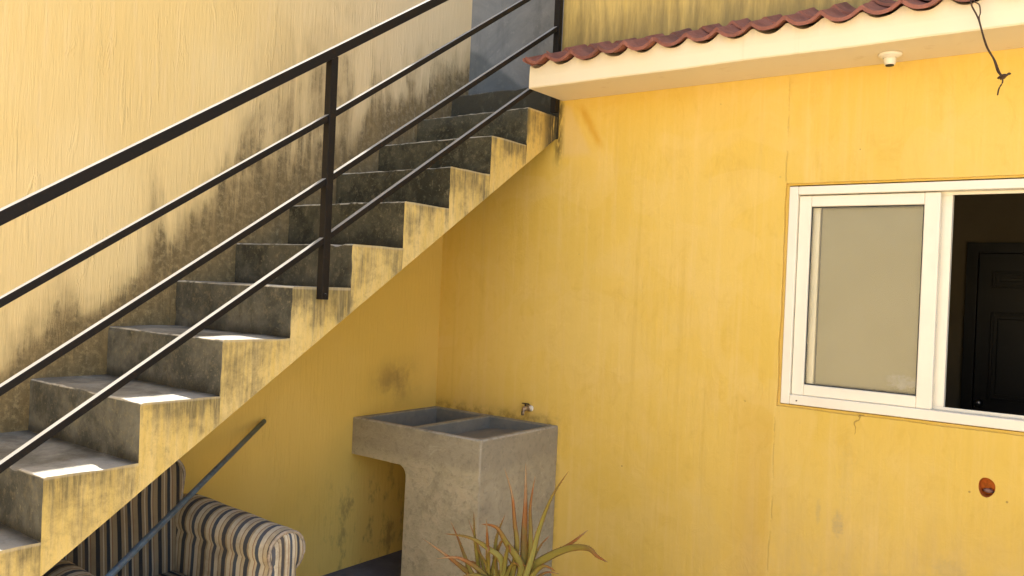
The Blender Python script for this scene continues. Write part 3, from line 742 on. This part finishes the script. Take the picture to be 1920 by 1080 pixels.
# ------------------------------------------------------------------ concrete laundry sink
sink = thing('laundry_sink', 'concrete laundry sink with two basins on a pedestal in the wall corner', 'sink', (0.46, -.35, 0))
KB = Vector((0.46, -.35, 0))
X0, X1, YF, ZB = 0.002, 0.9315, -0.6977, 0.653
def chamf(bm, w=.008):
    es = [e for e in bm.edges if e.is_manifold and e.calc_face_angle(0) > .6]
    bmesh.ops.bevel(bm, geom=es, offset=w, segments=3, profile=.6, affect='EDGES')
bm = nb(); box(bm, X0, X1, YF, -.002, ZB, 0.86)
es = [e for e in bm.edges if max(v.co.z for v in e.verts) > .8 and not (e.verts[0].co.y > -.1 and e.verts[1].co.y > -.1) and not (e.verts[0].co.x < .1 and e.verts[1].co.x < .1)]
bmesh.ops.bevel(bm, geom=es, offset=.009, segments=3, profile=.6, affect='EDGES')
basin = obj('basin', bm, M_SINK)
k1 = nb(); box(k1, .042, .430, -.662, -.038, .685, .9); chamf(k1, .02); k1 = obj('c', k1, M_SINK)
k2 = nb()
v = box(k2, .468, .893, -.664, -.038, .79, .9)
for q in v:
    if q.co.z < .8 and q.co.x > .7: q.co.z = .825
chamf(k2, .014); k2 = obj('c', k2, M_SINK)
cut(basin, [k1, k2])
basin.data.transform(Matrix.Translation(-KB)); basin.parent = sink
for p_ in basin.data.polygons: p_.use_smooth = False
bm = nb()
arc = [(0.425-.075+.075*math.sin(a) if False else 0.425 - .06*(1-math.sin(a)), 0.6525 - .06*(1-math.cos(a)) ) for a in [math.pi/2*k/6 for k in range(7)]]
arc = [(0.365+.06*math.sin(a), 0.5925+.06*math.cos(a)) for a in [math.pi/2*k/7 for k in range(8)]]
prof = [(0.30, 0.6525)] + arc[0:0] + [(0.30, 0.650)] + arc + [(0.420, 0.0), (X1, 0.0), (X1, 0.6525)]
prism(bm, prof, 'y', YF+.0015, -.002)
for v in bm.verts:
    if v.co.x > .9: v.co.x -= .001
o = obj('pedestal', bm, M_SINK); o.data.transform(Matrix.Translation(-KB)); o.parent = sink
bv = o.modifiers.new('b', 'BEVEL'); bv.width = .006; bv.segments = 2; bv.limit_method = 'ANGLE'; bv.angle_limit = math.radians(60)

# ------------------------------------------------------------------ tap
tap = thing('water_tap', 'small corroded tap sticking out of the yellow wall above the sink', 'tap', (0.728, 0, 0.936))
bm = nb(); lathe(bm, [(.0, 0.001), (.020, -.0), (.021, -.006), (.014, -.010), (.012, -.035), (.015, -.038), (.015, -.055), (.009, -.06), (.009, -.062)], 16, (0, 0, 0), 'y')
obj('body', bm, M_BRASS, tap, smooth=True)
bm = nb(); tube(bm, [(0, -.045, 0), (0, -.058, -.006), (-.001, -.064, -.018), (-.001, -.065, -.036)], [.011, .011, .010, .009], 12)
obj('spout', bm, M_BRASS, tap, smooth=True)
bm = nb(); tube(bm, [(0, -.042, .010), (0, -.042, .026)], .006, 10); box(bm, -.024, .024, -.048, -.036, .026, .032)
obj('handle', bm, M_WIRE, tap, bevel=.002)
bm = nb(); bmesh.ops.create_icosphere(bm, subdivisions=3, radius=.016)
for v in bm.verts: v.co = v.co*(1+mnoise.noise(v.co*90)*.35); v.co.y *= .5; v.co += Vector((.020, -.010, .001))
obj('limescale_crust', bm, M_WHITECR, tap, smooth=True)

# ------------------------------------------------------------------ lamp holder under the eave
lamp = thing('ceiling_lamp_holder', 'empty white porcelain lamp holder fixed under the cream eave', 'lamp', (2.645, -.155, EZ-.001))
bm = nb(); lathe(bm, [(.046, 0), (.049, -.004), (.047, -.010), (.036, -.015), (.028, -.019)], 32); obj('base_plate', bm, M_LAMP, lamp, smooth=True)
bm = nb(); lathe(bm, [(.028, -.0185), (.025, -.028), (.022, -.046), (.020, -.048)], 28); obj('socket', bm, M_LAMP, lamp, smooth=True)
bm = nb(); lathe(bm, [(.017, -.0482), (.017, -.052)], 20); obj('socket_mouth', bm, M_GASKET, lamp)

# ------------------------------------------------------------------ loose wire hanging from the eave
bm = nb()
def smoothpts(P, n=6):
    P = [Vector(p) for p in P]; out = []
    for i in range(len(P)-1):
        a = P[max(i-1, 0)]; b = P[i]; c = P[i+1]; d = P[min(i+2, len(P)-1)]
        for k in range(n):
            t = k/n; out.append(0.5*((2*b)+(-a+c)*t+(2*a-5*b+4*c-d)*t*t+(-a+3*b-3*c+d)*t**3))
    out.append(P[-1]); return out
tube(bm, smoothpts([(2.96, -.30, 2.90), (2.975, -.38, 2.865), (2.98, -.392, 2.81), (2.984, -.39, 2.786), (3.009, -.39, 2.73), (3.036, -.385, 2.632), (3.065, -.39, 2.572), (3.079, -.385, 2.526), (3.095, -.39, 2.506)]), .0031, 7)
tube(bm, smoothpts([(3.02, -.31, 2.90), (3.0, -.385, 2.86), (2.99, -.39, 2.808), (3.009, -.393, 2.786), (3.013, -.387, 2.756), (3.011, -.385, 2.729), (3.040, -.39, 2.628), (3.069, -.386, 2.569), (3.085, -.391, 2.526), (3.095, -.39, 2.506)]), .0025, 7)
tube(bm, smoothpts([(3.082, -.39, 2.498), (3.094, -.397, 2.506), (3.106, -.39, 2.509), (3.101, -.381, 2.500), (3.090, -.387, 2.497), (3.108, -.392, 2.505), (3.117, -.39, 2.513), (3.121, -.39, 2.509)], 4), [.0042]*29, 7)
tube(bm, smoothpts([(3.096, -.39, 2.500), (3.097, -.388, 2.482), (3.087, -.392, 2.459), (3.083, -.39, 2.435)]), .0028, 7)
tag(obj('hanging_wire', bm, M_WIRE, smooth=True), 'knotted brown wire dangling from the roof edge over the cream fascia', 'wire')

# ------------------------------------------------------------------ iron rod
bm = nb()
a = Vector((0.03, -1.326, 0.905)); b = Vector((0.75, -2.481, 0.592)); d = (b-a); e = a + d*(1.9)
tube(bm, [a, a+d*.4, b, e], .0125, 12)
tag(obj('metal_rod', bm, M_ROD, smooth=True), 'thin dark iron rod leaning diagonally across the striped armchair', 'rod')

# ------------------------------------------------------------------ armchair
chair = thing('armchair', 'worn striped armchair with rolled arms pushed under the stairs', 'armchair', (0.5, -2.2, 0))
def cobj(name, bm, mat, **k):
    o = obj(name, bm, mat, **k); o.data.transform(Matrix.Translation(-Vector((0.5, -2.2, 0)))); o.parent = chair; return o
YA, YN = -1.835, -2.56     # arm centre lines
# backrest: rounded slab, slightly reclined and padded
bm = nb(); yl, yr = -2.50, -1.875
prof = []
NB = 40
def back_outline():
    pts = [(yl, .25), (yl, .70)]
    for k in range(9): a = math.pi - math.pi/2*k/8; pts.append((yl+.08+.08*math.cos(a), .72+.08*math.sin(a)))
    for k in range(9): a = math.pi/2 - math.pi/2*k/8; pts.append((yr-.085+.085*math.cos(a)+.012, .755+.085*math.sin(a)))
    pts += [(yr-.002, .66), (yr-.004, .5), (yr-.004, .25)]
    return pts
ol = back_outline()
lay = [(0.05, .93), (0.075, 1.0), (0.17, 1.0), (0.215, .975), (0.235, .93), (.243, .80), (.246, .5)]
rings = []
cy, cz = (yl+yr)/2, .52
for dx, s in lay:
    rings.append([bm.verts.new((dx - .06*(cz2-.25)/.6*.6 + .02, cy+(yy-cy)*s, cz+(cz2-cz)*s)) for yy, cz2 in ol])
for A_, B_ in zip(rings, rings[1:]):
    for k in range(len(ol)): bm.faces.new((A_[k], A_[(k+1) % len(ol)], B_[(k+1) % len(ol)], B_[k]))
bm.faces.new(rings[0]); bm.faces.new(rings[-1][::-1])
cobj('backrest', bm, M_BACK, smooth=True)
bm = nb()
tube(bm, [(v[0], v[1], v[2]) for v in [(0.215+.02-.036*(z_-.25)/.6, cy+(y_-cy)*.985, cz+(z_-cz)*.985) for y_, z_ in ol[1:-1]]], .006, 8)
cobj('piping', bm, M_PIPING, smooth=True)
# rolled arms: teardrop section swept along X, with scroll front, fabric slightly lumpy
def arm(y0, sgn, ztop):
    sec = []
    r = .088; zc = ztop - r
    for k in range(19): 
        a = -math.pi*.32 + (math.pi*1.50)*k/18
        sec.append((math.cos(a)*r*1.02, zc+math.sin(a)*r))
    inner = [(-.084, zc-.08), (-.088, zc-.20), (-.086, .06)]
    outer = [(.050, .06), (.050, zc-.20), (.05, zc-.10)]
    sec = sec + inner + outer
    bm = nb(); rings = []
    NXs = 26
    for i in range(NXs+1):
        xx = .16 + .715*i/NXs
        s = 1.0
        if i == 0: s = .9
        if i == NXs: s = .93
        dip = .0015*math.sin(xx*23+1) 
        rings.append([bm.verts.new((xx + (.0), y0 + sgn*yy*s + mnoise.noise(Vector((xx*7, yy*9, zz*9)))*.0008, zc + (zz-zc)*(s if zz > zc-.08 else 1) + (dip if zz > zc else 0) - .03*(xx-.5)*(1 if zz>.2 else 0))) for yy, zz in sec])
    n = len(sec)
    for A_, B_ in zip(rings, rings[1:]):
        for k in range(n): bm.faces.new((A_[k], A_[(k+1) % n], B_[(k+1) % n], B_[k]))
    bm.faces.new(rings[0]); 
    cobj('arm', bm, M_ARM, smooth=True)
    # front facing panel, padded
    bm = nb(); base = [Vector(v) for v in [(0.875, y0+sgn*yy*.93, zc + (zz-zc)*(.93 if zz > zc-.08 else 1) - .012) for yy, zz in sec]]
    c = Vector((0.875, y0, zc-.012)); rg = []
    for q, dx in ((1.0, 0), (.86, .016), (.6, .022), (.3, .025)):
        rg.append([bm.verts.new(Vector((.875+dx, c.y+(b_.y-c.y)*q, c.z+(b_.z-c.z)*q if b_.z > zc-.12 else b_.z))) for b_ in base])
    for A_, B_ in zip(rg, rg[1:]):
        for k in range(n): bm.faces.new((A_[k], A_[(k+1) % n], B_[(k+1) % n], B_[k]))
    bm.faces.new(rg[-1])
    cobj('arm_front', bm, M_FRONT, smooth=True)
    bm = nb(); tube(bm, [(b_.x+.003, y0+(b_.y-y0)*1.02, b_.z) for b_ in base[:-1]], .0075, 8); cobj('arm_piping', bm, M_PIPING, smooth=True)
arm(YA, 1, .652); arm(YN, -1, .612)
bm = nb(); box(bm, .23, .90, -2.49, -1.905, .20, .36); o = cobj('seat_cushion', bm, M_BACK, bevel=.04, seg=5)
bm = nb(); box(bm, .10, .88, -2.485, -1.91, .06, .298); cobj('seat_base', bm, M_BACK, bevel=.01)
for lx, ly in ((.14, -2.45), (.14, -1.95), (.84, -2.45), (.84, -1.95)):
    bm = nb(); box(bm, lx-.02, lx+.02, ly-.02, ly+.02, .004, .06); cobj('leg', bm, M_DOOR)

# ------------------------------------------------------------------ aloe plant in a pot
plant = thing('aloe_plant', 'spiky aloe plant with red tipped leaves in front of the sink', 'plant', (1.47, -1.2, 0))
PB = Vector((1.47, -1.2, 0)); CAM = Vector((3.52, -3.97, 1.64))
def leaf(pts, w, seed):
    bm = nb(); uvl = bm.loops.layers.uv.new('UVMap'); P = smoothpts(pts, 8); n = len(P); rings = []
    rnd = random.Random(seed); tw = rnd.uniform(-.5, .5)
    for i, p in enumerate(P):
        t = i/(n-1); tg = (P[min(i+1, n-1)]-P[max(i-1, 0)]).normalized()
        side = tg.cross((CAM-p).normalized()).normalized(); nrm = side.cross(tg).normalized()
        side = (side*math.cos(tw)+nrm*math.sin(tw)).normalized(); nrm = side.cross(tg).normalized()
        ww = w*1.3*(1.0-.3*t)*(1-t**1.8)**.9 + .0008
        sec = [(-.5, 0.0), (-.28, -.12), (0, -.18), (.28, -.12), (.5, 0.0), (.25, .05), (0, .03), (-.25, .05)]
        rings.append([bm.verts.new(p + side*a*ww + nrm*b*(-ww)) for a, b in sec])
    for i in range(n-1):
        for k in range(8):
            f = bm.faces.new((rings[i][k], rings[i][(k+1) % 8], rings[i+1][(k+1) % 8], rings[i+1][k]))
            u = [0, .25, .5, .75, 1, .75, .5, .25]
            for lp, (uu, vv) in zip(f.loops, ((u[k], i), (u[(k+1) % 8], i), (u[(k+1) % 8], i+1), (u[k], i+1))): lp[uvl].uv = (uu, vv/(n-1))
    bm.faces.new(rings[0]); bm.faces.new(rings[-1])
    for i in range(2, n-3):
        if rnd.random() < .55:
            ra = rings[i]; k = rnd.choice((0, 4)); c = ra[k].co.copy(); o_ = (ra[k].co-ra[6].co).normalized(); tg = (P[i+1]-P[i]).normalized()
            q = [bm.verts.new(c-tg*.0018-o_*.001), bm.verts.new(c+tg*.0018-o_*.001), bm.verts.new(c+o_*.0042+tg*.002)]; f = bm.faces.new(q)
            for lp in f.loops: lp[uvl].uv = (0, .9)
    o = obj('leaf', bm, M_LEAF, plant, smooth=True); o.data.transform(Matrix.Translation(-PB))
WID = [.021, .036, .026, .022, .030, .030, .030, .020, .026, .018, .020, .026, .018, .014, .014, .018]
for i, L_ in enumerate(LEAVES):
    P = [Vector(q) for q in L_]
    root = Vector((1.47+.5*(P[0].x-1.47), -1.2, .36))
    leaf([root]+P, WID[i], i)
rnd = random.Random(4)
for i in range(16):
    a = i*2.4; r = rnd.uniform(.16, .30)
    leaf([(1.45, -1.2, .35), (1.45+math.cos(a)*.08, -1.2+math.sin(a)*.08, .40), (1.45+math.cos(a)*r*.7, -1.2+math.sin(a)*r*.7, .415), (1.45+math.cos(a)*r, -1.2+math.sin(a)*r, .36)], .024, 40+i)
for i in range(16):
    a = rnd.uniform(0, 6.28); L = rnd.uniform(.16, .34); el = rnd.uniform(.25, 1.25); bx = rnd.choice((1.40, 1.47, 1.56)); cl = rnd.uniform(-.10, .05)
    dx, dy = math.cos(a)*math.cos(el), math.sin(a)*math.cos(el)*.8; dz = math.sin(el)
    leaf([(bx, -1.2, .36), (bx+dx*L*.35, -1.2+dy*L*.35, .39+dz*L*.40), (bx+dx*L*.72, -1.2+dy*L*.72, .39+dz*L*.76+cl*.2), (bx+dx*L*1.1, -1.2+dy*L*1.1, .38+dz*L*.98+cl)], rnd.uniform(.013, .021), 70+i)
bm = nb(); tube(bm, [(1.46, -1.2, .28), (1.465, -1.2, .36), (1.47, -1.2, .41)], [.030, .032, .022], 12); o = obj('stem', bm, M_SOIL, plant, smooth=True); o.data.transform(Matrix.Translation(-PB))
pot = thing('plant_pot', 'terracotta pot holding the aloe plant', 'pot', (1.46, -1.2, 0))
bm = nb(); lathe(bm, [(.10, .0), (.105, .004), (.145, .25), (.160, .252), (.162, .29), (.148, .292), (.140, .26), (.10, .255)], 32); obj('pot_body', bm, M_POT, pot, smooth=True)
bm = nb(); lathe(bm, [(.139, .262), (.138, .272), (.05, .282)], 24); obj('soil', bm, M_SOIL, pot, smooth=True)
